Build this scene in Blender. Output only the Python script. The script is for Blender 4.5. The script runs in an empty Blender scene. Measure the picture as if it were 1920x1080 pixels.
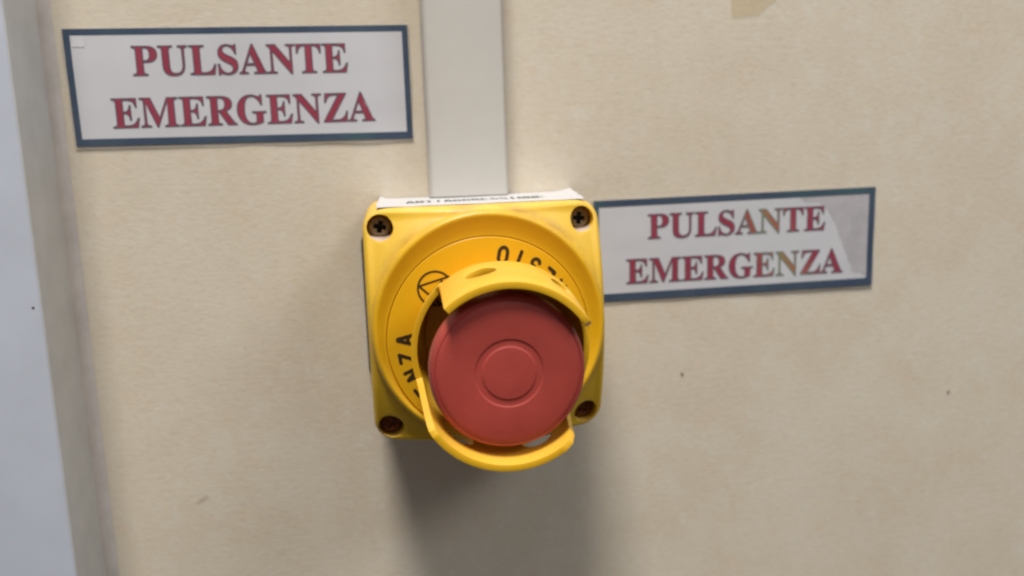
import bpy, bmesh, math, random
from mathutils import Vector, Matrix
import mathutils.noise as mnoise
random.seed(4)
MM = 0.001
D_WALL = 46.58          # lid's screw plane stands this many mm off the wall
S = bpy.context.scene
COL = S.collection

# ------------------------------------------------------------------ camera
cam_d = bpy.data.cameras.new('camera')
cam = bpy.data.objects.new('camera', cam_d); COL.objects.link(cam)
RX = (0.9883694, -0.0335942, 0.1483150)
RU = (0.0576752, 0.9852374, -0.1611849)
RB = (-0.1407106, 0.1678643, 0.9757162)
def w3(v): return Vector((v[0], -v[2], v[1]))
M = Matrix((w3(RX), w3(RU), w3(RB))).transposed().to_4x4()
M.translation = Vector((-27.652, -(248.768 + D_WALL), 53.077)) * MM
cam.matrix_world = M
cam_d.sensor_width = 36; cam_d.lens = 1577.126 / 1920 * 36
cam_d.clip_start = 0.01; cam_d.clip_end = 50
cam_d.dof.use_dof = True; cam_d.dof.focus_distance = 0.228
cam_d.dof.aperture_fstop = 9.5
S.camera = cam
S.cycles.pixel_filter_type = 'BLACKMAN_HARRIS'; S.cycles.filter_width = 2.3

# ------------------------------------------------------------------ world and lamps
W = bpy.data.worlds.new('World'); S.world = W; W.use_nodes = True
nt = W.node_tree; bg = nt.nodes['Background']
tc = nt.nodes.new('ShaderNodeTexCoord'); sx = nt.nodes.new('ShaderNodeSeparateXYZ')
rmp = nt.nodes.new('ShaderNodeValToRGB'); mr = nt.nodes.new('ShaderNodeMapRange')
nt.links.new(tc.outputs['Generated'], sx.inputs[0]); nt.links.new(sx.outputs['Z'], mr.inputs[0])
mr.inputs[1].default_value = -1; mr.inputs[2].default_value = 1
nt.links.new(mr.outputs[0], rmp.inputs[0]); nt.links.new(rmp.outputs[0], bg.inputs[0])
rmp.color_ramp.elements[0].color = (.13, .105, .085, 1); rmp.color_ramp.elements[0].position = .2
rmp.color_ramp.elements[1].color = (.80, .84, .92, 1); rmp.color_ramp.elements[1].position = .95
bg.inputs[1].default_value = 0.335

def area(name, loc, target, sx_, sy_, power, color):
    l = bpy.data.lights.new(name, 'AREA'); l.shape = 'RECTANGLE'; l.size = sx_; l.size_y = sy_
    l.energy = power; l.color = color
    o = bpy.data.objects.new(name, l); COL.objects.link(o); o.location = loc
    o.rotation_euler = (Vector(target) - Vector(loc)).to_track_quat('-Z', 'Y').to_euler()
    return o
area('ceiling_lamp', (-.23, -.82, 2.0), (-.0, 0, .0), .46, .80, 63, (1, .975, .93))
area('second_ceiling_lamp', (1.5, -1.6, 1.7), (0, 0, 0), 1.2, .6, 20, (.93, .97, 1))
S.view_settings.view_transform = 'Standard'; S.view_settings.look = 'None'
S.view_settings.exposure = 0; S.view_settings.gamma = 1

# ------------------------------------------------------------------ materials
def srgb(r, g, b):
    f = lambda c: c / 12.92 if c <= .04045 else ((c + .055) / 1.055) ** 2.4
    return (f(r / 255), f(g / 255), f(b / 255), 1)
class NT:
    def __init__(s, name, rough=.5, spec=.5):
        s.m = bpy.data.materials.new(name); s.m.use_nodes = True; s.t = s.m.node_tree
        s.b = s.t.nodes['Principled BSDF']; s.b.inputs['Roughness'].default_value = rough
        s.b.inputs['Specular IOR Level'].default_value = spec
        s.tc = s.t.nodes.new('ShaderNodeTexCoord')
    def link(s, a, b): s.t.links.new(a, b)
    def noise(s, scale, detail=4, rough=.55, stretch=(1, 1, 1), off=(0, 0, 0)):
        mp = s.t.nodes.new('ShaderNodeMapping'); mp.inputs['Scale'].default_value = stretch; mp.inputs['Location'].default_value = off
        s.link(s.tc.outputs['Object'], mp.inputs[0])
        n = s.t.nodes.new('ShaderNodeTexNoise'); n.inputs['Scale'].default_value = scale
        n.inputs['Detail'].default_value = detail; n.inputs['Roughness'].default_value = rough
        s.link(mp.outputs[0], n.inputs['Vector']); return n.outputs['Fac']
    def rng(s, v, a, b, c=0, d=1):
        n = s.t.nodes.new('ShaderNodeMapRange'); n.inputs[1].default_value = a; n.inputs[2].default_value = b
        n.inputs[3].default_value = c; n.inputs[4].default_value = d; s.link(v, n.inputs[0]); return n.outputs[0]
    def mix(s, fac, a, b, mode='MIX'):
        n = s.t.nodes.new('ShaderNodeMix'); n.data_type = 'RGBA'; n.blend_type = mode
        for sock, v in ((n.inputs[0], fac), (n.inputs[6], a), (n.inputs[7], b)):
            if isinstance(v, (int, float)): sock.default_value = v
            elif isinstance(v, tuple): sock.default_value = v
            else: s.link(v, sock)
        return n.outputs[2]
    def math(s, op, a, b=None):
        n = s.t.nodes.new('ShaderNodeMath'); n.operation = op
        for i, v in enumerate((a, b)):
            if v is None: continue
            if isinstance(v, (int, float)): n.inputs[i].default_value = v
            else: s.link(v, n.inputs[i])
        return n.outputs[0]
    def bump(s, h, strength, dist):
        n = s.t.nodes.new('ShaderNodeBump'); n.inputs['Strength'].default_value = strength; n.inputs['Distance'].default_value = dist
        s.link(h, n.inputs['Height']); s.link(n.outputs[0], s.b.inputs['Normal'])
    def color(s, c):
        if isinstance(c, tuple): s.b.inputs['Base Color'].default_value = c
        else: s.link(c, s.b.inputs['Base Color'])
    def roughness(s, v): s.link(v, s.b.inputs['Roughness'])

def mat_wall():
    n = NT('cream_laminate', .42, .45)
    blot = n.noise(28, 5, .6); blot2 = n.noise(60, 4, .6, off=(3, 1, 7)); fib = n.noise(560, 5, .62, (.6, 1, 1.2)); fine = n.noise(1500, 3, .7, (.5, 1, 1))
    c = n.mix(n.rng(blot, .38, .62), (.61, .52, .40, 1), (.645, .565, .45, 1))
    c = n.mix(n.rng(blot2, .55, .72, 0, .55), c, (.66, .60, .51, 1))
    warm = n.noise(85, 3, .6, off=(9, 2, 2))
    c = n.mix(n.rng(warm, .58, .72, 0, .35), c, (.63, .47, .33, 1))
    c = n.mix(n.rng(fib, .36, .74, .0, .30), c, (.72, .635, .50, 1))
    c = n.mix(n.rng(fib, .44, .28, 0, .28), c, (.49, .405, .30, 1))
    c = n.mix(n.rng(fine, .62, .78, 0, .35), c, (.78, .71, .60, 1))
    fl = n.noise(210, 4, .65, (1, 1, .8), (2, 9, 4)); fl2 = n.noise(95, 5, .7, off=(7, 7, 1))
    c = n.mix(n.rng(fl, .56, .70, 0, .38), c, (.70, .655, .57, 1))
    c = n.mix(n.rng(fl, .42, .30, 0, .22), c, (.57, .45, .33, 1))
    c = n.mix(n.rng(fl2, .57, .70, 0, .28), c, (.57, .52, .41, 1))
    spk = n.noise(620, 2, .5, (.7, 1, 1), (5, 5, 1))
    c = n.mix(n.rng(spk, .73, .80, 0, .55), c, (.30, .23, .15, 1))
    n.color(c); n.roughness(n.rng(fib, .3, .7, .36, .52))
    n.bump(n.math('ADD', fib, n.math('MULTIPLY', fine, .5)), .24, .0004); return n.m
def mat_plain(name, col, rough, spec=.5, var=.12, scale=90, bump=.0, bscale=900, coat=0):
    n = NT(name, rough, spec); v = n.noise(scale, 5, .6)
    dark = tuple(x * (1 - var) for x in col[:3]) + (1,); lite = tuple(min(1, x * (1 + var)) for x in col[:3]) + (1,)
    n.color(n.mix(n.rng(v, .3, .7), dark, lite))
    n.roughness(n.rng(n.noise(scale * 2.3, 3), .3, .7, rough - .06, rough + .08))
    if bump: n.bump(n.noise(bscale, 4), bump, .0002)
    if coat: n.b.inputs['Coat Weight'].default_value = coat; n.b.inputs['Coat Roughness'].default_value = .16
    return n.m
def mat_yellow(name, col, dusty, dustcol, rough, grime=.5):
    """moulded plastic; settled dust on the ledges that face up, grime in blotches"""
    n = NT(name, rough, .45)
    v = n.noise(60, 5, .6); fine = n.noise(900, 3, .6)
    c = n.mix(n.rng(v, .3, .7), tuple(x * .93 for x in col[:3]) + (1,), col)
    g = n.t.nodes.new('ShaderNodeNewGeometry'); sz = n.t.nodes.new('ShaderNodeSeparateXYZ'); n.link(g.outputs['Normal'], sz.inputs[0])
    up = n.rng(sz.outputs['Z'], .05, .8)
    d = n.math('MULTIPLY', n.rng(n.noise(130, 6, .7, off=(2, 5, 1)), .28, .66, .35, 1), n.math('ADD', n.math('MULTIPLY', up, dusty), dusty * .16))
    c = n.mix(d, c, dustcol)
    c = n.mix(n.rng(n.noise(240, 5, .75, off=(1, 8, 3)), .64, .78, 0, grime), c, (.22, .12, .03, 1))
    # grime that has gathered in the crevice round the bezel
    vm = n.t.nodes.new('ShaderNodeVectorMath'); vm.operation = 'MULTIPLY_ADD'; vm.inputs[1].default_value = (1, 0, 1); vm.inputs[2].default_value = (-.00034, 0, .00008)
    n.link(n.tc.outputs['Object'], vm.inputs[0]); ln = n.t.nodes.new('ShaderNodeVectorMath'); ln.operation = 'LENGTH'; n.link(vm.outputs[0], ln.inputs[0])
    ring = n.rng(n.math('ABSOLUTE', n.math('SUBTRACT', ln.outputs['Value'], .0353)), .0022, .0002)
    c = n.mix(n.math('MULTIPLY', ring, n.rng(n.noise(75, 5, .75, off=(6, 3, 2)), .38, .68, 0, .62)), c, (.36, .20, .05, 1))
    n.color(c); n.roughness(n.math('ADD', n.rng(v, .3, .7, rough - .06, rough + .06), n.math('MULTIPLY', d, .4)))
    n.bump(fine, .12, .0002); return n.m
def mat_clear(name, alpha, rough, col=(.9, .9, .92, 1)):
    n = NT(name, rough, .5); n.color(col); n.b.inputs['Alpha'].default_value = alpha; return n.m

M_WALL = mat_wall()
M_TRUNK = mat_plain('grey_white_pvc', (.56, .525, .475, 1), .42, .5, .035, 45, .05)
M_JAMB = mat_plain('pale_enamelled_metal', (.52, .54, .60, 1), .35, .5, .05, 40, .06)
M_REVEAL = mat_plain('grey_frame_return', (.58, .58, .575, 1), .5, .4, .08, 60, .08)
M_BEAD = mat_plain('grey_sealant', (.55, .50, .46, 1), .55, .3, .10, 120, .3, 500)
M_LID = mat_yellow('faded_yellow_plastic', (.80, .475, .016, 1), .28, (.78, .58, .30, 1), .42)
M_BEZ = mat_yellow('yellow_bezel_plastic', (.76, .42, .006, 1), .16, (.80, .60, .25, 1), .34, .35)
M_PLATE = mat_yellow('orange_yellow_legend_plastic', (.76, .395, .003, 1), .06, (.80, .60, .25, 1), .36, .2)
M_GUARD = mat_yellow('yellow_guard_plastic', (.80, .43, .007, 1), .18, (.78, .56, .25, 1), .40, .4)
M_BASE = mat_plain('dark_grey_housing_plastic', (.035, .03, .025, 1), .55, .4, .2, 90, .15)
M_INK = mat_plain('dark_brown_ink', (.035, .018, .006, 1), .5, .4, .2, 300)
M_RED = mat_plain('worn_red_plastic', (.40, .055, .040, 1), .50, .4, .10, 70, .14, 1300)
M_SHAFT = mat_plain('dark_shaft_plastic', (.10, .045, .01, 1), .5, .4)
M_SCREW = mat_plain('tarnished_screw_steel', (.27, .21, .145, 1), .6, .5, .3, 500, .4, 1500)
M_SCREW.node_tree.nodes['Principled BSDF'].inputs['Metallic'].default_value = .7
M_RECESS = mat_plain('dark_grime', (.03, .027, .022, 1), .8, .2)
M_STICK = mat_plain('white_sticker_paper', (.57, .55, .54, 1), .55, .4, .04, 200, .15)
M_BLACK = mat_plain('black_print', (.02, .02, .022, 1), .5, .4)
M_PAPER = mat_plain('laminated_white_paper', (.575, .56, .575, 1), .38, .5, .03, 35, .05, 300, .35)
M_TORN = mat_plain('bare_grey_paper', (.435, .405, .415, 1), .5, .4, .12, 120, .2, 500, .2)
M_PAD = mat_plain('white_tape_patch', (.61, .60, .61, 1), .35, .5, .03, 90)
M_FILM = mat_clear('clear_laminate_film', .38, .16, (.62, .56, .48, 1))
M_TAPE = mat_clear('old_yellowed_tape', .16, .4, (.70, .54, .28, 1))
M_SPECK = mat_plain('dark_speck', (.12, .085, .05, 1), .7, .2)
M_SCUFF = mat_clear('grey_scuff', .16, .7, (.25, .23, .17, 1))
def mat_border():
    n = NT('blue_grey_border_print', .38, .5); n.b.inputs['Coat Weight'].default_value = .35; n.b.inputs['Coat Roughness'].default_value = .16
    v = n.noise(45, 4, .6); c = n.mix(n.rng(v, .35, .65), (.040, .062, .105, 1), (.058, .082, .120, 1))
    c = n.mix(n.rng(n.noise(38, 2, .5, (1, 1, .3), (4, 0, 0)), .56, .70, 0, .55), c, (.045, .13, .115, 1)); n.color(c); return n.m
M_BORDER = mat_border()
def mat_letter(name, painted_sheen):
    n = NT(name, .38, .5); n.b.inputs['Coat Weight'].default_value = .35; n.b.inputs['Coat Roughness'].default_value = .16
    c = n.mix(n.rng(n.noise(70, 4), .3, .7), (.27, .033, .060, 1), (.32, .048, .078, 1))
    if painted_sheen:      # rainbow reflection painted into the ink as one slanting orange and green streak
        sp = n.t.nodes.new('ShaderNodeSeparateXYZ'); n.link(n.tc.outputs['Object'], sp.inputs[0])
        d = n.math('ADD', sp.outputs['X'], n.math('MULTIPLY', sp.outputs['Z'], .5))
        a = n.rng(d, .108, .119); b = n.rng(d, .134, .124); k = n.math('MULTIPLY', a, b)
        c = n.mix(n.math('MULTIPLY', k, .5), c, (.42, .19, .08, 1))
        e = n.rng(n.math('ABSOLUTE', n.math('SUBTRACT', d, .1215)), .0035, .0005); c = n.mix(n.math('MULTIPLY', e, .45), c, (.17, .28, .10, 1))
    n.color(c); return n.m
def mat_outline(name, painted_sheen):
    n = NT(name, .4, .5); c = (.115, .082, .105, 1)
    if painted_sheen:  # same rainbow reflection, painted green into the outline colour
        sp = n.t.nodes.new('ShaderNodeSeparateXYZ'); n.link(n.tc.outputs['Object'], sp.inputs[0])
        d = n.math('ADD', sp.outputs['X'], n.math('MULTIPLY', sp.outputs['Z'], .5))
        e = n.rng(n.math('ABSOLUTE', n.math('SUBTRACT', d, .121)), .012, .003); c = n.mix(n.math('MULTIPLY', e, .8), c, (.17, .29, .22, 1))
    n.color(c); return n.m
M_RED_INK = mat_letter('crimson_ink', False); M_RED_INK2 = mat_letter('painted_sheen_crimson_ink', True)
M_OUT = mat_outline('grey_purple_outline_ink', False); M_OUT2 = mat_outline('painted_sheen_outline_ink', True)

# ------------------------------------------------------------------ helpers
def P(x, z, h): return Vector((x, -(h + D_WALL), z)) * MM     # plane coordinates (mm) -> world; h is mm in front of the screw plane
def link(name, me, mat, parent=None, smooth=None):
    o = bpy.data.objects.new(name, me); COL.objects.link(o)
    if mat: me.materials.append(mat)
    if parent: o.parent = parent
    if smooth is not None:
        for p in me.polygons: p.use_smooth = True
        me.set_sharp_from_angle(angle=math.radians(smooth))
    return o
def mesh(name, verts, faces, mat, parent=None, smooth=None, fix=True):
    me = bpy.data.meshes.new(name); me.from_pydata([tuple(v) for v in verts], [], faces); me.update()
    if fix:
        bm = bmesh.new(); bm.from_mesh(me); bmesh.ops.recalc_face_normals(bm, faces=bm.faces); bm.to_mesh(me); bm.free()
    return link(name, me, mat, parent, smooth)
def empty(name, loc, label, cat, group=None):
    o = bpy.data.objects.new(name, None); COL.objects.link(o); o.location = loc; o.empty_display_size = .01
    o['label'] = label; o['category'] = cat
    if group: o['group'] = group
    return o
def adopt(o, root):           # geometry is written in world space; keep it there under an empty with an offset
    o.parent = root; o.matrix_parent_inverse = Matrix.Translation(-root.location); return o
def lathe(profile, cx, cz, n=128, cap0=True, cap1=True):
    """profile [(r, h)...] turned round the axis through (cx, cz)"""
    V, F = [], []; m = len(profile)
    for i in range(n):
        a = 2 * math.pi * i / n
        for r, h in profile: V.append(P(cx + r * math.cos(a), cz + r * math.sin(a), h))
    for i in range(n):
        j = (i + 1) % n
        for k in range(m - 1): F.append((i * m + k, j * m + k, j * m + k + 1, i * m + k + 1))
    if cap0: F.append(tuple(i * m for i in range(n)))
    if cap1: F.append(tuple(i * m + m - 1 for i in reversed(range(n))))
    return V, F
def box(x0, x1, z0, z1, h0, h1, bev=0, seg=3):
    bm = bmesh.new()
    vs = [bm.verts.new(P(x, z, h)) for x in (x0, x1) for z in (z0, z1) for h in (h0, h1)]
    for f in ((0, 1, 3, 2), (4, 6, 7, 5), (0, 4, 5, 1), (2, 3, 7, 6), (0, 2, 6, 4), (1, 5, 7, 3)): bm.faces.new([vs[i] for i in f])
    bmesh.ops.recalc_face_normals(bm, faces=bm.faces)
    if bev: bmesh.ops.bevel(bm, geom=list(bm.edges), offset=bev * MM, segments=seg, profile=.5, affect='EDGES', clamp_overlap=True)
    me = bpy.data.meshes.new('box'); bm.to_mesh(me); bm.free(); return me
def bool_cut(o, cutters, solver='EXACT'):
    for c in cutters:
        m = o.modifiers.new('cut', 'BOOLEAN'); m.operation = 'DIFFERENCE'; m.object = c; m.solver = solver
    bpy.context.view_layer.update()
    me = bpy.data.meshes.new_from_object(o.evaluated_get(bpy.context.evaluated_depsgraph_get()))
    o.modifiers.clear(); old = o.data; o.data = me; bpy.data.meshes.remove(old)
    for c in cutters:
        d = c.data; bpy.data.objects.remove(c); bpy.data.meshes.remove(d)
def bake_bevel(o, w, seg=2, ang=35):
    m = o.modifiers.new('b', 'BEVEL'); m.width = w * MM; m.segments = seg; m.limit_method = 'ANGLE'; m.angle_limit = math.radians(ang); m.use_clamp_overlap = True
    bpy.context.view_layer.update()
    me = bpy.data.meshes.new_from_object(o.evaluated_get(bpy.context.evaluated_depsgraph_get()))
    o.modifiers.clear(); o.data = me
def smooth(o, ang=35):
    for p in o.data.polygons: p.use_smooth = True
    o.data.set_sharp_from_angle(angle=math.radians(ang))

# ------------------------------------------------------------------ setting: wall
def wall():
    x0, x1, z0, z1 = -260, 420, -330, 300; nx, nz = 68, 63; V, F = [], []
    for i in range(nx + 1):
        for k in range(nz + 1):
            x = x0 + (x1 - x0) * i / nx; z = z0 + (z1 - z0) * k / nz
            V.append(P(x, z, -D_WALL + .18 * mnoise.noise(Vector((x * .02, z * .02, 3)))))
    for i in range(nx):
        for k in range(nz):
            a = i * (nz + 1) + k; F.append((a, a + nz + 1, a + nz + 2, a + 1))
    n = len(V)
    for (x, z) in ((x0, z0), (x1, z0), (x1, z1), (x0, z1)): V.append(P(x, z, -D_WALL - 12))
    c = (0, nx * (nz + 1), nx * (nz + 1) + nz, nz)
    F.append((n, n + 3, n + 2, n + 1))
    F.append(tuple([i * (nz + 1) for i in range(nx + 1)] + [n + 1, n])); F.append(tuple([i * (nz + 1) + nz for i in range(nx, -1, -1)] + [n + 3, n + 2]))
    F.append(tuple([k for k in range(nz, -1, -1)] + [n, n + 3])); F.append(tuple([nx * (nz + 1) + k for k in range(nz + 1)] + [n + 2, n + 1]))
    o = mesh('wall', V, F, M_WALL, None, 30); o['kind'] = 'structure'; return o
WALL = wall()
HW = -D_WALL
def blob(name, x, z, rx, rz, mat, seed, ang=0):
    rnd = random.Random(seed); V = []; n = 14
    for top in (0, 1):
        for i in range(n):
            a = 2 * math.pi * i / n; k = .75 + .4 * rnd.random() if not top else None
            if not top: V.append((a, k))
    pts = []
    for a, k in V:
        u, v = rx * k * math.cos(a), rz * k * math.sin(a); pts.append((x + u * math.cos(ang) - v * math.sin(ang), z + u * math.sin(ang) + v * math.cos(ang)))
    vv = [P(a, b, HW - .2) for a, b in pts] + [P(a, b, HW + .34) for a, b in pts]
    F = [tuple(range(n, 2 * n)), tuple(reversed(range(n)))] + [(i, (i + 1) % n, n + (i + 1) % n, n + i) for i in range(n)]
    return mesh(name, vv, F, mat, WALL)
blob('speck', 189.5, -50.1, .5, .42, M_SPECK, 1); blob('speck', 78.7, -34.4, .42, .55, M_SPECK, 2)
blob('scuff', -98.4, -67, 2.6, .55, M_SCUFF, 3, .55)

# ------------------------------------------------------------------ door frame at the left
df = empty('door_frame', P(-150, 0, HW), 'pale blue-grey painted door frame upright along the left edge of the wall', 'door frame')
o = link('upright', box(-260, -132.2, -330, 300, HW - 6, HW + 28.5, 1.3, 4), M_JAMB, None, 40); adopt(o, df)
o.data.materials.append(M_REVEAL)
for p in o.data.polygons:
    if p.normal.x > .8: p.material_index = 1
def bead():
    V, F = [], []; n = 8; m = 60
    for k in range(m + 1):
        z = -330 + 630 * k / m; rr = 3.0 + .5 * mnoise.noise(Vector((0, z * .03, 1)))
        for i in range(n + 1):
            a = math.pi / 2 * i / n; w = rr * (1 - math.cos(a)) * 1.0; hh = rr * (1 - math.sin(a))
            V.append(P(-132.25 + w + (0 if i else 0), z, HW + .05 + hh * 1.5))
        V.append(P(-132.6, z, HW - .5))
    s = n + 2
    for k in range(m):
        for i in range(s): F.append((k * s + i, k * s + (i + 1) % s, (k + 1) * s + (i + 1) % s, (k + 1) * s + i))
    F.append(tuple(range(s))); F.append(tuple(m * s + i for i in reversed(range(s))))
    return mesh('sealant_bead', V, F, M_BEAD, None, 50)
adopt(bead(), df)
def disc(name, x, z, h, r, mat, parent, n=12, th=.1):
    V = [P(x + r * math.cos(6.2832 * i / n) * (1 + .2 * math.sin(i * 2.1)), z + r * math.sin(6.2832 * i / n), h) for i in range(n)]
    V += [v + Vector((0, -th * MM, 0)) for v in V]
    F = [tuple(range(n, 2 * n)), tuple(reversed(range(n)))] + [(i, (i + 1) % n, n + (i + 1) % n, n + i) for i in range(n)]
    return adopt(mesh(name, V, F, mat), parent)
disc('speck', -134.6, 9.6, HW + 28.45, .42, M_SPECK, df)

# ------------------------------------------------------------------ cable trunking above the box
tr = empty('cable_trunking', P(.4, 36.2, HW), 'upright grey-white plastic cable trunking running down into the yellow box', 'trunking')
o = link('base_channel', box(-12.0, 12.55, 36.3, 300, HW - .3, HW + 8.6, .3, 2), M_TRUNK, None, 40); adopt(o, tr)
def tcover():
    prof = [(-13.3, HW + .5), (-13.2, HW + 9.6), (-12.95, HW + 10.8), (-12.5, HW + 11.6), (-11.7, HW + 12), (0, HW + 12.12), (11.8, HW + 12), (12.6, HW + 11.75), (13.0, HW + 11.2), (13.15, HW + 10.2), (13.15, HW + .5),
            (12.65, HW + .5), (12.6, HW + 8.8), (-12.05, HW + 8.8), (-12.2, HW + .5)]
    V, F = [], []; n = len(prof)
    for z in (36.6, 120, 210, 300):
        for x, h in prof: V.append(P(x, z, h))
    for k in range(3):
        for i in range(n): F.append((k * n + i, k * n + (i + 1) % n, (k + 1) * n + (i + 1) % n, (k + 1) * n + i))
    F.append(tuple(range(n))); F.append(tuple(3 * n + i for i in reversed(range(n))))
    return mesh('cover', V, F, M_TRUNK, None, 40)
adopt(tcover(), tr)

# ------------------------------------------------------------------ old tape near the top
def quad_slab(name, pts, h0, h1, mat, root=None, sub=None):
    n = len(pts); V = [P(x, z, h0) for x, z in pts] + [P(x, z, h1) for x, z in pts]
    F = [tuple(range(n, 2 * n)), tuple(reversed(range(n)))] + [(i, (i + 1) % n, n + (i + 1) % n, n + i) for i in range(n)]
    o = mesh(name, V, F, mat)
    return adopt(o, root) if root else o
tp = quad_slab('tape_remnant', [(96.4, 108), (96.6, 101), (97.0, 95.4), (98.2, 95.0), (103, 95.3), (107.4, 95.9), (109.0, 97.4), (113.4, 100.8), (116.5, 108)], HW + .2, HW + .32, M_TAPE)
tp['label'] = 'yellowed scrap of old tape stuck on the cream wall at the top right'; tp['category'] = 'tape'

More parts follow.
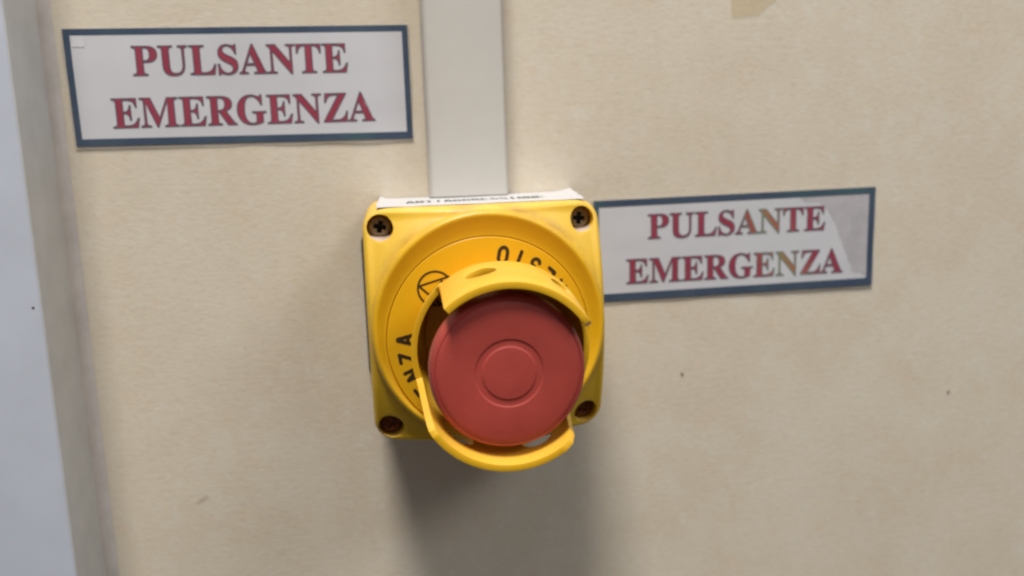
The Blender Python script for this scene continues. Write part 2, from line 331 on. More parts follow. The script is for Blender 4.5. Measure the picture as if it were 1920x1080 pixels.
# ------------------------------------------------------------------ the two signs
GLYPHS = [
[
"23,0 23,26 47,28 67,32 82,39 93,47 101,59 107,75 110,95 110,586 101,620 93,631 81,640 47,651 24,653 24,678 377,677 428,672 468,665 500,655 524,643 546,628 564,611 580,592 593,571 602,547 607,521 609,494 605,454 593,417 574,385 546,358 511,335 468,319 418,309 360,306 271,306 272,95 275,75 281,59 289,47 300,39 316,32 336,28 360,26 360,0",
"271,342 334,344 363,351 387,361 405,376 418,396 427,422 433,453 435,490 429,558 421,584 410,605 394,621 375,633 351,640 322,642 297,639 288,636 277,625 272,606",
"991,-19 927,-15 872,-4 827,16 792,43 765,77 746,120 735,172 731,231 730,586 721,620 713,631 701,640 667,651 644,653 644,678 980,678 980,653 947,649 924,643 907,633 898,618 893,595 891,564 891,208 893,167 899,131 910,101 925,77 944,57 968,44 997,36 1031,33 1108,46 1162,84 1195,148 1206,237 1205,586 1201,604 1195,619 1187,631 1175,639 1137,650 1111,653 1111,678 1328,678 1328,653 1290,644 1266,628 1255,602 1251,563 1251,270 1247,198 1235,137 1215,87 1188,48 1151,19 1107,-2 1053,-15",
"1378,0 1378,26 1402,28 1421,32 1437,39 1448,47 1456,59 1462,75 1465,95 1465,587 1456,621 1447,633 1436,641 1421,647 1402,651 1379,653 1379,678 1727,678 1727,653 1692,651 1665,646 1646,636 1635,620 1628,596 1626,564 1626,107 1629,80 1634,62 1645,50 1662,44 1687,41 1738,42 1798,51 1824,59 1847,69 1888,99 1906,119 1922,141 1937,167 1964,230 1991,230 1953,0",
"2054,-16 2054,235 2083,235 2097,184 2113,140 2133,104 2156,74 2182,51 2212,35 2246,25 2283,22 2310,24 2334,30 2355,40 2372,54 2387,70 2397,89 2403,110 2405,133 2400,164 2385,192 2360,217 2325,238 2191,306 2157,329 2128,352 2105,376 2087,402 2074,430 2067,461 2064,494 2066,523 2071,551 2079,576 2090,600 2104,621 2121,639 2140,655 2161,669 2185,680 2210,688 2265,694 2297,692 2332,687 2369,679 2430,662 2448,664 2457,670 2463,680 2467,694 2495,694 2495,475 2470,475 2452,528 2441,551 2412,593 2378,626 2359,639 2340,649 2300,661 2279,662 2255,660 2233,655 2214,647 2198,635 2185,621 2175,604 2170,586 2168,566 2174,530 2194,501 2226,476 2271,451 2396,392 2444,362 2463,347 2492,315 2503,298 2517,261 2522,242 2525,198 2523,167 2517,138 2508,111 2495,86 2478,63 2458,43 2434,26 2408,12 2379,0 2347,-8 2313,-13 2263,-15 2214,-9 2129,16 2109,18 2097,14 2090,6 2081,-16",
"2558,0 2558,27 2572,28 2596,37 2606,45 2625,71 2635,89 2878,694 2905,693 3154,104 3183,51 3192,41 3204,33 3216,29 3231,27 3231,0 2912,0 2912,27 2947,30 2973,37 2988,50 2993,68 2989,88 2947,197 2725,197 2684,93 2682,75 2687,52 2700,38 2723,30 2761,27 2761,0",
"2740,239 2931,239 2834,475",
"3821,-16 3380,521 3381,93 3384,73 3390,57 3398,46 3409,38 3424,32 3444,28 3469,26 3469,0 3248,0 3248,26 3279,29 3302,35 3317,45 3327,62 3332,85 3334,117 3334,578 3294,626 3275,645 3263,650 3248,653 3248,678 3454,678 3803,251 3803,579 3799,606 3792,625 3779,638 3770,643 3747,649 3714,653 3714,678 3935,678 3935,653 3911,651 3892,647 3877,641 3866,633 3859,621 3853,605 3849,561 3849,-16",
"4093,0 4093,26 4118,27 4139,31 4155,37 4168,46 4176,58 4183,75 4187,95 4188,645 4141,642 4107,634 4078,620 4053,601 4032,576 4017,546 4005,512 3999,473 3972,473 3972,678 4567,678 4567,472 4542,472 4524,548 4487,602 4431,634 4348,645 4349,94 4353,73 4359,57 4368,45 4380,37 4396,31 4418,27 4444,26 4444,0",
"4607,0 4607,25 4631,26 4652,30 4667,36 4679,44 4687,56 4693,72 4697,92 4697,579 4693,603 4687,621 4679,634 4667,642 4652,648 4633,652 4610,653 4610,678 5180,678 5180,476 5157,476 5148,519 5135,555 5116,583 5093,605 5063,621 5026,632 4982,639 4916,641 4892,639 4876,635 4866,627 4861,613 4858,592 4858,366 4905,368 4932,375 4954,385 4972,401 4986,421 4998,446 5008,477 5015,514 5039,514 5039,176 5014,176 5006,230 4993,270 4983,286 4972,299 4945,318 4908,328 4858,331 4859,83 4866,59 4872,52 4881,47 4909,42 4964,42 5026,50 5077,67 5099,79 5120,94 5155,132 5171,156 5198,213 5226,213 5185,0"
],
[
"21,0 21,25 45,26 66,30 81,36 93,44 101,56 107,72 111,92 111,579 107,603 101,621 93,634 81,642 66,648 47,652 24,653 24,678 594,678 594,476 571,476 562,519 549,555 530,583 507,605 477,621 440,632 396,639 330,641 306,639 290,635 280,627 275,613 272,592 272,366 319,368 346,375 368,385 386,401 400,421 412,446 422,477 429,514 453,514 453,176 428,176 420,230 407,270 397,286 386,299 359,318 322,328 272,331 273,83 275,69 280,59 286,52 295,47 323,42 378,42 440,50 491,67 513,79 534,94 569,132 585,156 612,213 640,213 599,0",
"679,0 679,26 722,32 750,47 765,74 769,94 770,569 768,598 763,619 753,634 737,644 713,650 680,653 680,678 933,678 1130,212 1327,678 1577,678 1577,653 1555,650 1536,645 1522,639 1511,630 1502,619 1493,585 1492,127 1494,90 1499,64 1503,54 1516,39 1534,31 1576,26 1576,0 1247,0 1247,26 1279,30 1302,37 1318,48 1324,56 1331,77 1335,106 1335,594 1087,0 1060,0 815,579 816,93 820,72 827,55 836,44 849,36 886,27 910,26 910,0",
"1623,0 1623,25 1647,26 1668,30 1683,36 1695,44 1703,56 1709,72 1713,92 1713,579 1709,603 1703,621 1695,634 1683,642 1668,648 1649,652 1626,653 1626,678 2196,678 2196,476 2173,476 2164,519 2151,555 2132,583 2109,605 2079,621 2042,632 1998,639 1932,641 1908,639 1892,635 1882,627 1877,613 1874,592 1874,366 1921,368 1948,375 1970,385 1988,401 2002,421 2014,446 2024,477 2031,514 2055,514 2055,176 2030,176 2022,230 2009,270 1999,286 1988,299 1961,318 1924,328 1874,331 1875,83 1882,59 1888,52 1897,47 1925,42 1980,42 2042,50 2093,67 2115,79 2136,94 2171,132 2187,156 2214,213 2242,213 2201,0",
"2283,0 2283,26 2307,28 2327,32 2342,39 2353,47 2361,59 2367,75 2370,95 2370,586 2361,620 2353,631 2341,640 2307,651 2284,653 2284,678 2583,678 2653,675 2714,667 2765,653 2807,634 2839,609 2863,578 2876,541 2881,498 2872,441 2843,395 2796,359 2729,333 2911,63 2927,45 2941,33 2960,27 2975,26 2975,0 2764,0 2560,316 2531,316 2532,95 2541,59 2549,47 2560,39 2576,32 2596,28 2620,26 2620,0",
"2531,348 2599,350 2630,357 2656,369 2677,385 2692,405 2703,432 2710,463 2712,500 2705,562 2683,607 2646,633 2594,642 2561,639 2550,635 2537,621 2532,593",
"3363,-15 3311,-12 3262,-4 3216,10 3175,29 3137,53 3103,82 3074,115 3050,153 3030,195 3016,240 3008,289 3005,341 3008,391 3016,439 3030,483 3050,524 3074,561 3102,595 3135,623 3172,648 3212,668 3254,682 3299,690 3347,693 3387,691 3428,684 3470,672 3535,649 3549,650 3563,655 3573,666 3588,693 3615,693 3615,458 3589,458 3578,488 3565,515 3533,564 3496,604 3475,621 3454,635 3432,646 3409,654 3362,660 3283,640 3226,580 3192,479 3181,339 3184,265 3194,201 3210,146 3232,101 3260,65 3293,39 3331,24 3374,19 3400,20 3422,24 3440,31 3453,41 3462,53 3469,68 3473,85 3473,212 3469,229 3463,243 3454,254 3442,261 3402,270 3374,271 3374,295 3709,295 3709,271 3687,270 3654,261 3644,254 3637,244 3632,230 3629,213 3628,43 3562,18 3496,-1 3430,-11",
"3741,0 3741,25 3765,26 3786,30 3801,36 3813,44 3821,56 3827,72 3831,92 3831,579 3827,603 3821,621 3813,634 3801,642 3786,648 3767,652 3744,653 3744,678 4314,678 4314,476 4291,476 4282,519 4269,555 4250,583 4227,605 4197,621 4160,632 4116,639 4050,641 4026,639 4010,635 4000,627 3995,613 3992,592 3992,366 4039,368 4066,375 4088,385 4106,401 4120,421 4132,446 4142,477 4149,514 4173,514 4173,176 4148,176 4140,230 4127,270 4117,286 4106,299 4079,318 4042,328 3992,331 3993,83 4000,59 4006,52 4015,47 4043,42 4098,42 4160,50 4211,67 4233,79 4254,94 4289,132 4305,156 4332,213 4360,213 4319,0",
"4978,-16 4537,521 4538,93 4541,73 4547,57 4555,46 4566,38 4581,32 4601,28 4626,26 4626,0 4405,0 4405,26 4436,29 4459,35 4474,45 4484,62 4489,85 4491,117 4491,578 4451,626 4432,645 4420,650 4405,653 4405,678 4611,678 4960,251 4960,579 4956,606 4949,625 4936,638 4927,643 4904,649 4871,653 4871,678 5092,678 5092,653 5068,651 5049,647 5034,641 5023,633 5016,621 5010,605 5006,561 5006,-16",
"5143,0 5143,16 5524,640 5400,639 5346,632 5324,626 5303,617 5268,591 5253,575 5239,554 5215,503 5204,471 5179,471 5198,678 5718,678 5718,660 5341,43 5469,43 5518,46 5562,55 5600,70 5633,91 5661,119 5685,153 5704,195 5719,244 5744,244 5719,0",
"5758,0 5758,27 5772,28 5796,37 5816,56 5835,89 6078,694 6105,693 6354,104 6383,51 6392,41 6404,33 6416,29 6431,27 6431,0 6112,0 6112,27 6147,30 6173,37 6188,50 6193,68 6189,88 6147,197 5925,197 5884,93 5882,75 5887,52 5900,38 5923,30 5961,27 5961,0",
"5940,239 6131,239 6034,475"
]
]
def fill_contours(conts, T, name, mat, h):
    """fill 2-D contours (holes by even-odd) through a 2-D curve, map each point with T"""
    cu = bpy.data.curves.new(name, 'CURVE'); cu.dimensions = '2D'; cu.fill_mode = 'BOTH'; cu.resolution_u = 1
    for c in conts:
        s = cu.splines.new('POLY'); s.points.add(len(c) - 1); s.use_cyclic_u = True
        for i, (x, y) in enumerate(c): s.points[i].co = (x * .001, y * .001, 0, 1)
    o = bpy.data.objects.new(name, cu); COL.objects.link(o); bpy.context.view_layer.update()
    me = bpy.data.meshes.new_from_object(o.evaluated_get(bpy.context.evaluated_depsgraph_get())); bpy.data.objects.remove(o); bpy.data.curves.remove(cu)
    me.materials.clear()
    for v in me.vertices:
        x, z, hh = T(v.co.x * 1000, v.co.y * 1000); v.co = P(x, z, h + hh)
    for p in me.polygons: pass
    bm = bmesh.new(); bm.from_mesh(me)
    for f in bm.faces:
        f.normal_update()
        if f.normal.y > 0: f.normal_flip()
    bm.to_mesh(me); bm.free()
    return link(name, me, mat)
def outline_ribbons(conts, T, name, mat, h, w):
    V, F = [], []
    for c in conts:
        n = len(c); b = len(V)
        for i in range(n):
            a, p, q = Vector(c[i - 1]), Vector(c[i]), Vector(c[(i + 1) % n])
            d1 = (p - a).normalized(); d2 = (q - p).normalized(); n1 = Vector((-d1.y, d1.x)); n2 = Vector((-d2.y, d2.x))
            m = n1 + n2
            m = n1 if m.length < .3 else m.normalized()
            k = w / max(.45, m.dot(n1))
            for s in (-1, 1):
                u = p + m * k * s; x, z, hh = T(u.x, u.y); V.append(P(x, z, h + hh + .012 * (s * .5)))
        for i in range(n):
            j = (i + 1) % n; F.append((b + 2 * i, b + 2 * j, b + 2 * j + 1, b + 2 * i + 1))
    return mesh(name, V, F, mat)
def sign(label, corners, bl, rows, torn, pad, seed):
    """corners TL TR BR BL; bl = border widths left, top, right, bottom (mm)"""
    TL, TR_, BR, BL = [Vector(c) for c in corners]
    Wd, Hd = (TR_ - TL).length, (TL - BL).length
    def wav(u, v): return .22 * mnoise.noise(Vector((u * 3 + seed, v * 1.6, seed))) + .1 * mnoise.noise(Vector((u * 9, v * 4, seed + 4))) + .32
    def uv(x, y):    # x from left, y from top (mm)
        u, v = x / Wd, y / Hd; p = TL.lerp(TR_, u).lerp(BL.lerp(BR, u), v)
        return p.x, p.y, wav(u, v)
    root = empty('sign', P((TL.x + TR_.x) / 2, BL.y, HW), label, 'sign', 'framed paper signs on the wall')
    def sheet(name, x0, y0, x1, y1, h, th, mat, nx=36, ny=12, ragged=0):
        V, F = [], []
        for s in (0, 1):
            for i in range(nx + 1):
                for k in range(ny + 1):
                    x = x0 + (x1 - x0) * i / nx; y = y0 + (y1 - y0) * k / ny
                    if ragged and (i in (0, nx) or k in (0, ny)):
                        r = ragged * mnoise.noise(Vector((x * .08, y * .08, seed))); x += r if i in (0, nx) else 0; y += r if k in (0, ny) else 0
                    a, b, c = uv(x, y); V.append(P(a, b, HW + c + h + (th if s else 0)))
        N = (nx + 1) * (ny + 1); idx = lambda i, k: i * (ny + 1) + k
        for i in range(nx):
            for k in range(ny):
                F.append((N + idx(i, k), N + idx(i, k + 1), N + idx(i + 1, k + 1), N + idx(i + 1, k))); F.append((idx(i, k), idx(i + 1, k), idx(i + 1, k + 1), idx(i, k + 1)))
        ring = [idx(i, 0) for i in range(nx)] + [idx(nx, k) for k in range(ny)] + [idx(i, ny) for i in range(nx, 0, -1)] + [idx(0, k) for k in range(ny, 0, -1)]
        for a, b in zip(ring, ring[1:] + ring[:1]): F.append((a, b, N + b, N + a))
        return adopt(mesh(name, V, F, mat, None, 40), root)
    sheet('laminate_film', -.55, -.45, Wd + .55, Hd + 1.0, 0, .10, M_FILM, ragged=.5)
    sheet('paper_backing', 0, 0, Wd, Hd, .13, .12, M_TORN if torn else M_PAPER)
    hb = .27
    if torn:
        # top ply of the paper, torn away along its right end
        edge = []
        pts = torn; 
        for (a, b) in zip(pts, pts[1:]):
            for t in range(6):
                f = t / 6; x = a[0] + (b[0] - a[0]) * f; y = a[1] + (b[1] - a[1]) * f
                edge.append((x + .9 * mnoise.noise(Vector((x * .7, y * .7, 2))), y + .4 * mnoise.noise(Vector((x, y, 7)))))
        edge.append(pts[-1]); nx = 30; V, F = [], []
        m = len(edge)
        for s in (0, 1):
            for (ex, ey) in edge:
                for i in range(nx + 1):
                    x = bl[0] * .9 + (ex - bl[0] * .9) * i / nx; a, b, c = uv(x, ey)
                    lift = .14 + (.05 if i == nx else 0)
                    V.append(P(a, b, HW + c + .16 + (lift if s else 0)))
        N = m * (nx + 1)
        for j in range(m - 1):
            for i in range(nx):
                a = j * (nx + 1) + i; F.append((N + a, N + a + nx + 1, N + a + nx + 2, N + a + 1)); F.append((a, a + 1, a + nx + 2, a + nx + 1))
            e = j * (nx + 1) + nx; F.append((e, e + nx + 1, N + e + nx + 1, N + e)); e = j * (nx + 1); F.append((e, N + e, N + e + nx + 1, e + nx + 1))
        for j in (0, m - 1):
            for i in range(nx):
                a = j * (nx + 1) + i; F.append((a, N + a, N + a + 1, a + 1) if j else (a, a + 1, N + a + 1, N + a))
        adopt(mesh('paper_face', V, F, M_PAPER, None, 50), root); hb = .38
    l, t, r, b = bl
    def strip(x0, y0, x1, y1, nx, ny):
        return sheet('border_strip', x0, y0, x1, y1, hb, .03, M_BORDER, nx, ny)
    e = .012
    strip(0, 0, Wd, t, 36, 1); strip(0, Hd - b, Wd, Hd, 36, 1); strip(0, t + e, l, Hd - b - e, 1, 12); strip(Wd - r, t + e, Wd, Hd - b - e, 1, 12)
    for (word, x0, x1, zb, cap, slope, fm, om) in rows:
        conts = [[tuple(map(int, p.split(','))) for p in c.split()] for c in GLYPHS[word]]
        lo = 22; hi = 5226 if word == 0 else 6431
        sx_ = (x1 - x0) / (hi - lo); sy = cap / 678
        def T(x, y, x0=x0, sx_=sx_, sy=sy, zb=zb, slope=slope):
            X = x0 + (x - lo) * sx_; Z = zb + y * sy + slope * (X - x0)
            u = (X - TL.x) / Wd; v = (TL.y - Z) / Hd
            return X, Z, wav(min(1, max(0, u)), min(1, max(0, v)))
        adopt(fill_contours(conts, T, 'lettering', fm, HW + hb + .035), root)
        adopt(outline_ribbons(conts, T, 'letter_outline', om, HW + hb + .06, 13.5), root)
    if pad:
        x0, y0, x1, y1 = pad; sheet('tape_patch', x0, y0, x1, y1, hb + .05, .05, M_PAD, 6, 4)
    return root
sign('paper sign with dark blue border left of the trunking, its red words whole and untinted',
     [(-126.55, 94.01), (-17.68, 93.88), (-17.71, 56.35), (-126.25, 57.19)], (2.0, 2.0, 1.9, 2.3),
     [(0, -106.3, -38.1, 79.2, 9.15, -.004, M_RED_INK, M_OUT), (1, -114.1, -30.1, 62.75, 9.25, 0, M_RED_INK, M_OUT)],
     None, (2.4, 2.3, 6.2, 5.6), 2)
RT = (45.4, 32.1)
sign('paper sign with torn right end and letters painted with a rainbow sheen, just right of the yellow box',
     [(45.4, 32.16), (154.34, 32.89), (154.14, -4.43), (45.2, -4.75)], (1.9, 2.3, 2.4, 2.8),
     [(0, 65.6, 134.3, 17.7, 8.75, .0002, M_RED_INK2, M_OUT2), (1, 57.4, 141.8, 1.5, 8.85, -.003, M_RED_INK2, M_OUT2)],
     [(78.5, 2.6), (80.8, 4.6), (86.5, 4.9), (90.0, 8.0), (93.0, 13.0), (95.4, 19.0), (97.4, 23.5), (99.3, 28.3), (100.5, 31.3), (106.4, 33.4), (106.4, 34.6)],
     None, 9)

# ------------------------------------------------------------------ the emergency stop box
es = empty('emergency_stop_box', P(0, -35, HW), 'square yellow emergency stop box with big red mushroom button below the trunking', 'emergency button')
DC = (.34, -.08)     # bezel centre
RC = (.03, -3.1)     # legend ring, guard and button axis
HALF, CR = 35.75, 6.2
def rsq(a, off, cx=.35, cz=.15, half=HALF, cr=CR):
    """point on a rounded square, at polar parameter a, pulled in by off"""
    hx = half - off; c = max(.5, cr - off * .6); dx, dz = math.cos(a), math.sin(a); k = hx - c
    lo, hi = 0, 80
    for _ in range(40):
        m = (lo + hi) / 2; x, z = abs(dx * m), abs(dz * m)
        qx, qz = max(x - k, 0), max(z - k, 0)
        if math.hypot(qx, qz) < c and x < hx and z < hx: lo = m
        else: hi = m
    return cx + dx * lo, cz + dz * lo
def lid_h(x, z):
    r = math.hypot(x - DC[0], z - DC[1]); t = max(0, r - 33.6)
    return 5.6 - .62 * t if t > 0 else 5.6
def lid():
    n = 240; rings = []
    As = [2 * math.pi * i / n for i in range(n)]
    for off, dh in ((0, None), (0, -3.4), (.12, -2.4), (.45, -1.4), (1.0, -.6), (1.7, -.15), (2.5, 0)):
        ring = []
        for a in As:
            x, z = rsq(a, off); xb, zb = rsq(a, 2.5)
            hb = lid_h(xb, zb)
            ring.append(P(x, z, -43.5 if dh is None else hb + dh))
        rings.append(ring)
    for f in (.8, .6, .4, .2):
        ring = []
        for a in As:
            xb, zb = rsq(a, 2.5); r0 = 32.5; d = Vector((xb - DC[0], zb - DC[1])); q = d.normalized() * r0; p = q.lerp(d, f) if d.length > r0 else d.normalized() * (d.length * (.985 + .015 * f))
            x, z = DC[0] + p.x, DC[1] + p.y; ring.append(P(x, z, lid_h(x, z)))
        rings.append(ring)
    rings.append([P(DC[0] + 30 * math.cos(a), DC[1] + 30 * math.sin(a), 5.6) for a in As])
    V = [v for r in rings for v in r]; F = []; m = len(rings)
    for k in range(m - 1):
        for i in range(n): F.append((k * n + i, k * n + (i + 1) % n, (k + 1) * n + (i + 1) % n, (k + 1) * n + i))
    F.append(tuple(range(n))); F.append(tuple((m - 1) * n + i for i in reversed(range(n))))
    return mesh('lid', V, F, M_LID)
L = lid()
SC = [(-30.25, 30.3), (30.35, 30.2), (-30.3, -30.35), (30.2, -30.3)]
cut = []
for (x, z) in SC:
    V, F = lathe([(3.95, -8.4), (3.85, 12)], x, z, 40); cut.append(mesh('c', V, F, None))
bool_cut(L, cut); bake_bevel(L, .28, 2, 38); smooth(L, 40); adopt(L, es)
def base():
    n = 160; As = [2 * math.pi * i / n for i in range(n)]; V, F = [], []
    for h, off in ((-46.5, .4), (-46.1, 0), (-44.2, 0), (-43.6, .3)):
        for a in As: bx, bz = rsq(a, off, -2.1, 0, 35.3, 5.5); V.append(P(bx, bz * .76 - 1.0, h))
    for k in range(3):
        for i in range(n): F.append((k * n + i, k * n + (i + 1) % n, (k + 1) * n + (i + 1) % n, (k + 1) * n + i))
    F.append(tuple(range(n))); F.append(tuple(3 * n + i for i in reversed(range(n))))
    return mesh('housing_base', V, F, M_BASE, None, 40)
adopt(base(), es)
# screws: cross-head, sunk in their holes
def dust(x, z):
    V, F = [], []; n = 18
    for i in range(n + 1):
        a = math.radians(218 + 104 * i / n); k = math.sin(math.pi * i / n)
        for rr, hh in ((3.9, -.6 - 1.2 * (1 - k)), (3.88 - .55 * k, -3.6), (3.88 - .9 * k, -4.7), (3.88 - .95 * k, -6.5), (3.96, -6.5)):
            V.append(P(x + rr * math.cos(a), z + rr * math.sin(a), hh))
    for i in range(n):
        for k in range(5): F.append((i * 5 + k, i * 5 + (k + 1) % 5, (i + 1) * 5 + (k + 1) % 5, (i + 1) * 5 + k))
    return adopt(mesh('settled_dust', V, F, M_DUST, None, 50), es)
M_DUST = mat_plain('pinkish_dust', (.50, .39, .31, 1), .9, .2, .15, 600, .4, 1500)
dust(*SC[0]); dust(*SC[1])
M_RUST = mat_plain('rusty_screw', (.17, .055, .022, 1), .75, .3, .4, 400, .5, 1200)
for (x, z), rot in zip(SC, (.2, .1, .6, .9)):
    V, F = lathe([(3.5, -8.35), (3.5, -5.4), (3.2, -4.9), (2.4, -4.5), (0.4, -4.35)], x, z, 32); s = mesh('screw', V, F, M_SCREW if z > 0 else M_RUST)
    if z < 0: s['label'] = 'rusty brown screw'
    cs = []
    for r in (rot, rot + math.pi / 2):
        me = box(-1.85, 1.85, -.72, .72, -6.8 if z > 0 else -5.25, -2); c = link('c', me, None)
        me.transform(Matrix.Translation((x * MM, 0, z * MM)) @ Matrix.Rotation(r, 4, 'Y')); cs.append(c)
    bool_cut(s, cs); smooth(s, 35); adopt(s, es)
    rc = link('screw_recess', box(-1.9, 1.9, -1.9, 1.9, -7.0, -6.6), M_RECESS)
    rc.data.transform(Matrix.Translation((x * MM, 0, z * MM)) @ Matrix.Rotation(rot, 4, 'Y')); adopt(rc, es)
    w = s.matrix_world.copy(); rc.parent = s; rc.matrix_parent_inverse = Matrix.Identity(4)
# bezel: raised rolled rim, dished in to the legend plate
def ecc_lathe(name, prof, mat, n=180, ang=50, cap=False):
    """prof: (r, h, t) ; t blends the centre from bezel centre (0) to ring centre (1)"""
    V, F = [], []; m = len(prof)
    for i in range(n):
        a = 2 * math.pi * i / n
        for r, h, t in prof: V.append(P(DC[0] + (RC[0] - DC[0]) * t + r * math.cos(a), DC[1] + (RC[1] - DC[1]) * t + r * math.sin(a), h))
    for i in range(n):
        j = (i + 1) % n
        for k in range(m if not cap else m - 1): F.append((i * m + k, j * m + k, j * m + (k + 1) % m, i * m + (k + 1) % m))
    return adopt(mesh(name, V, F, mat, None, ang), es)
ecc_lathe('bezel', [(34.9, 3.2, 0), (35.0, 5.4, 0), (34.85, 6.6, 0), (34.55, 7.4, 0), (34.1, 7.9, 0), (33.6, 8.05, 0), (33.1, 7.95, 0), (32.7, 7.6, .08), (31.4, 6.6, .6), (30.75, 6.15, .95), (30.45, 6.15, 1), (30.2, 5.6, 1), (30.2, 3.2, 1)], M_BEZ)
ecc_lathe('legend_plate', [(30.1, 4.0, 1), (30.1, 6.3, 1), (29.9, 6.5, 1), (29.5, 6.55, 1), (21.2, 6.55, 1), (21.2, 4.0, 1)], M_PLATE, ang=30)
# legend in stroke letters: strokes in a 0..1 x 0..1.4 cell
def arc(cx, cy, rx, ry, a0, a1, n=9): return [(cx + rx * math.cos(math.radians(a0 + (a1 - a0) * i / n)), cy + ry * math.sin(math.radians(a0 + (a1 - a0) * i / n))) for i in range(n + 1)]
H = 1.4
STROKES = {
 'A': [[(0, 0), (.42, H), (.58, H), (1, 0)], [(.17, .42), (.83, .42)]],
 'E': [[(.9, H), (.08, H), (.08, 0), (.9, 0)], [(.08, .72), (.78, .72)]],
 'G': [arc(.5, .92, .45, .48, 25, 180) + arc(.5, .48, .45, .48, 180, 360) + [(.95, .66), (.55, .66)]],
 'I': [[(.5, 0), (.5, H)]],
 'M': [[(0, 0), (0, H), (.5, .45), (1, H), (1, 0)]],
 'N': [[(.05, 0), (.05, H), (.95, 0), (.95, H)]],
 'O': [arc(.5, .95, .45, .45, 0, 180) + arc(.5, .45, .45, .45, 180, 360) + [(.95, .95)]],
 'R': [[(.08, 0), (.08, H), (.5, H)] + arc(.55, 1.04, .36, .36, 80, -80) + [(.5, .68), (.1, .68)], [(.5, .68), (.95, 0)]],
 'S': [arc(.5, 1.04, .42, .36, 20, 270) + arc(.5, .34, .42, .34, 90, -160)],
 'T': [[(0, H), (1, H)], [(.5, H), (.5, 0)]],
 'Z': [[(.03, H), (.97, H), (.03, 0), (.97, 0)]]}
def stroke_mesh(items, w, h, mat, name, place):
    """items: polylines in mm on a plane; each becomes a rounded ribbon. place maps (x, y, lift) to world"""
    V, F = [], []; lift = [0]
    def quadpath(pl):
        for (a, b) in zip(pl, pl[1:]):
            a, b = Vector(a), Vector(b); d = b - a
            if d.length < 1e-6: continue
            d.normalize(); n = Vector((-d.y, d.x)) * w / 2; an = math.atan2(d.y, d.x); k0 = len(V); pts = []
            for i in range(7): t = an + math.pi / 2 + math.pi * i / 6; pts.append(a + Vector((math.cos(t), math.sin(t))) * w / 2)
            for i in range(7): t = an - math.pi / 2 + math.pi * i / 6; pts.append(b + Vector((math.cos(t), math.sin(t))) * w / 2)
            lift[0] += .0012
            for p in pts: V.append(place(p.x, p.y, h + lift[0] % .05))
            F.append(tuple(range(k0, k0 + len(pts))))
    for it in items: quadpath(it)
    o = mesh(name, V, F, mat, fix=False)
    return o
def ring_text(word, start, step, r_base, lh, lw, outward, name):
    o = None; items = []
    for i, ch in enumerate(word):
        a = math.radians(start + step * i); u = Vector((math.cos(a), math.sin(a)))           # radial
        up = u if outward else -u; right = Vector((up.y, -up.x))
        org = u * r_base
        for s in STROKES[ch]:
            items.append([tuple(org + right * ((x - .5) * lw) + up * (y / H * lh)) for x, y in s])
    return stroke_mesh(items, 1.04, 6.62, M_INK, name, lambda x, y, h: P(RC[0] + x, RC[1] + y, h))
adopt(ring_text('EMERGENZA', 177.7 + 12.3 * 8, -12.3, 22.8, 4.2, 2.6, True, 'legend_word'), es)
adopt(ring_text('ARRESTO', 78.6 - 11.3 * 6, 11.3, 27.25, 4.7, 2.7, False, 'legend_word'), es)
def symbol():
    cx, cy = -15.35, 15.7; R_ = 5.0
    c = [(cx + R_ * math.cos(math.radians(t)), cy + R_ * math.sin(math.radians(t))) for t in range(0, 361, 8)]
    Lp, Tp, Bp = (-20.0, 16.6), (-11.2, 19.0), (-14.2, 11.2)
    return stroke_mesh([c, [Lp, Tp], [Lp, Bp], [(-13.3, 17.8), (-17.0, 13.9)]], .58, 6.62, M_INK, 'legend_symbol', lambda x, y, h: P(RC[0] + x, RC[1] + y, h))
adopt(symbol(), es)

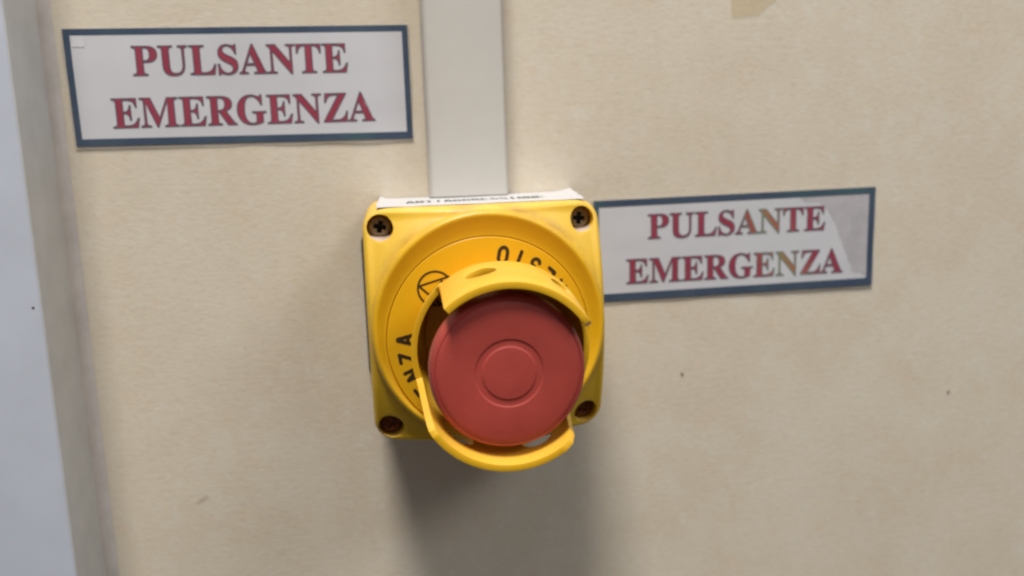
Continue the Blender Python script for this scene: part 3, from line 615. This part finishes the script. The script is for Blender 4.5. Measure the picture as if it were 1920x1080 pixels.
# guard: a collar with two tall wings and slots
def guard():
    R1, R0 = 24.15, 22.45
    knots = [(0, 24.6), (20, 24.6), (24.5, 34), (29, 47.2), (33, 49.7), (36, 49.9), (130.5, 49.9), (131.6, 25.4), (135, 24.7), (196.5, 24.6), (199.5, 27.2), (204.5, 38.5), (208.5, 47.0), (211, 49.3), (214.5, 49.9), (304, 49.9), (309.5, 48.9), (312.5, 45.5), (314, 38), (317, 28), (321, 24.6), (360, 24.6)]
    angs = sorted(set([i * 2.0 for i in range(180)] + [k[0] for k in knots if k[0] < 360]))
    def Ht(a):
        for (a0, h0), (a1, h1) in zip(knots, knots[1:]):
            if a0 <= a <= a1: return h0 + (h1 - h0) * (a - a0) / (a1 - a0)
    lv = [0, .5, .85, 1]; V, F = [], []; n = len(angs); nl = len(lv)
    for R_ in (R1, R0):
        for a in angs:
            for f in lv:
                h = 4.5 + (24.6 - 4.5) * f * 2 if f < .6 and False else 4.5 + (Ht(a) - 4.5) * f; k = min(1, max(0, (h - 4.5) / 20.1)); k2 = max(0, (h - 24.6) / 25.3)
                r = R_ - 2.7 * (1 - k) ** 1.5 + .75 * k * (1 - k2); ox, oz = 1.2 * (1 - k2), .9 - 1.5 * k2
                V.append(P(RC[0] + ox + r * math.cos(math.radians(a)), RC[1] + oz + r * math.sin(math.radians(a)), h))
    N = n * nl
    for i in range(n):
        j = (i + 1) % n
        for k in range(nl - 1):
            F.append((i * nl + k, j * nl + k, j * nl + k + 1, i * nl + k + 1)); F.append((N + i * nl + k, N + i * nl + k + 1, N + j * nl + k + 1, N + j * nl + k))
        F.append((i * nl + nl - 1, j * nl + nl - 1, N + j * nl + nl - 1, N + i * nl + nl - 1)); F.append((i * nl, N + i * nl, N + j * nl, j * nl))
    o = mesh('guard_collar', V, F, M_GUARD)
    cut = []
    for a0, a1, hc, hw in ((92, 112, 36.0, 3.5), (40, 58, 36.0, 3.5), (221, 247, 37.4, 4.6), (280, 302, 37.2, 4.3)):
        pts = []; m = 9; w = (a1 - a0) / 2; ac = (a0 + a1) / 2
        for i in range(m * 2):
            t = 2 * math.pi * i / (m * 2); pts.append((ac + w * math.cos(t), hc + hw * math.sin(t)))
        V, F = [], []; q = len(pts)
        for r in (20, 27):
            for a, h in pts: V.append(P(RC[0] + r * math.cos(math.radians(a)), RC[1] + r * math.sin(math.radians(a)), h))
        F = [tuple(range(q)), tuple(q + i for i in reversed(range(q)))] + [(i, q + i, q + (i + 1) % q, (i + 1) % q) for i in range(q)]
        cut.append(mesh('c', V, F, None))
    bool_cut(o, cut); bake_bevel(o, .22, 2, 40); smooth(o, 42); return adopt(o, es)
guard()
# mushroom button
def lath(name, prof, mat, n=160, ang=35, c=RC):
    V, F = lathe(prof, c[0], c[1], n); return adopt(mesh(name, V, F, mat, None, ang), es)
lath('shaft', [(12.5, 3), (12.5, 30), (11, 36)], M_SHAFT)
BH = 42.0
BC = (RC[0] + .1, RC[1] - .2)
b = lath('mushroom_button', [(11.5, BH - 9), (17.5, BH - 7.5), (19.3, BH - 5.6), (19.95, BH - 3), (20.02, BH), (19.95, BH + 1.6), (19.75, BH + 2.7), (19.4, BH + 3.5), (19.0, BH + 3.95), (18.75, BH + 4.05), (18.6, BH + 3.88), (18.45, BH + 4.05), (18.1, BH + 4.3), (17.2, BH + 4.52),
     (14, BH + 4.72), (8.95, BH + 4.80), (8.76, BH + 4.77), (8.6, BH + 4.58), (8.4, BH + 4.55), (7.1, BH + 4.55), (6.92, BH + 4.58), (6.76, BH + 4.77), (6.5, BH + 4.8), (3, BH + 4.84), (.5, BH + 4.85)], M_RED, 200, 60, BC)
# sticker on the box top, its back corners curled
def sticker():
    x0, x1, h0, h1 = -31.0, 31.9, -46.2, -2.6; nx, nh = 44, 22; V, F = [], []
    for s in (0, 1):
        for i in range(nx + 1):
            for k in range(nh + 1):
                u, v = i / nx, k / nh; x = x0 + (x1 - x0) * u; h = h0 + (h1 - h0) * v
                if i == 0: x += .5 * mnoise.noise(Vector((0, v * 7, 1)))
                if i == nx: x += .8 * mnoise.noise(Vector((3, v * 9, 1)))
                if k == nh: h += .35 * mnoise.noise(Vector((u * 14, 0, 3)))
                z = 36.02 + .10 * mnoise.noise(Vector((u * 9, v * 4, 5)))
                cr = max(0, (u - .93) / .07) * max(0, 1 - v * .9); z += 1.1 * cr ** 1.2 + .5 * cr * mnoise.noise(Vector((u * 40, v * 6, 9))); x += 5.0 * max(0, (u - .80) / .20) * (1 - v) ** 1.0
                cl = max(0, (.05 - u) / .05) * max(0, 1 - v * 2.0); z += .9 * cl ** 1.3; x += 1.2 * cl
                if -13.2 < x < 13.6 and v < .35: z += .35 * (1 - v / .35)
                V.append(P(x, z + (.13 if s else 0), h))
    N = (nx + 1) * (nh + 1); idx = lambda i, k: i * (nh + 1) + k
    for i in range(nx):
        for k in range(nh):
            F.append((N + idx(i, k), N + idx(i, k + 1), N + idx(i + 1, k + 1), N + idx(i + 1, k))); F.append((idx(i, k), idx(i + 1, k), idx(i + 1, k + 1), idx(i, k + 1)))
    ring = [idx(i, 0) for i in range(nx)] + [idx(nx, k) for k in range(nh)] + [idx(i, nh) for i in range(nx, 0, -1)] + [idx(0, k) for k in range(nh, 0, -1)]
    for a, b in zip(ring, ring[1:] + ring[:1]): F.append((a, b, N + b, N + a))
    return adopt(mesh('sticker', V, F, M_STICK, None, 40), es)
sticker()
def sticker_text():
    items = []; word = 'ANTIAGGRESSIONE'; pitch = 44.5 / 15; x = -21.5
    for ch in word:
        for s in STROKES[ch]: items.append([(x + px * pitch * .68, py / H * 6.2) for px, py in s])
        x += pitch
    return stroke_mesh(items, .8, 0, M_BLACK, 'sticker_print', lambda x, y, h: P(x, 36.30 + h, -16.5 - y))
adopt(sticker_text(), es)
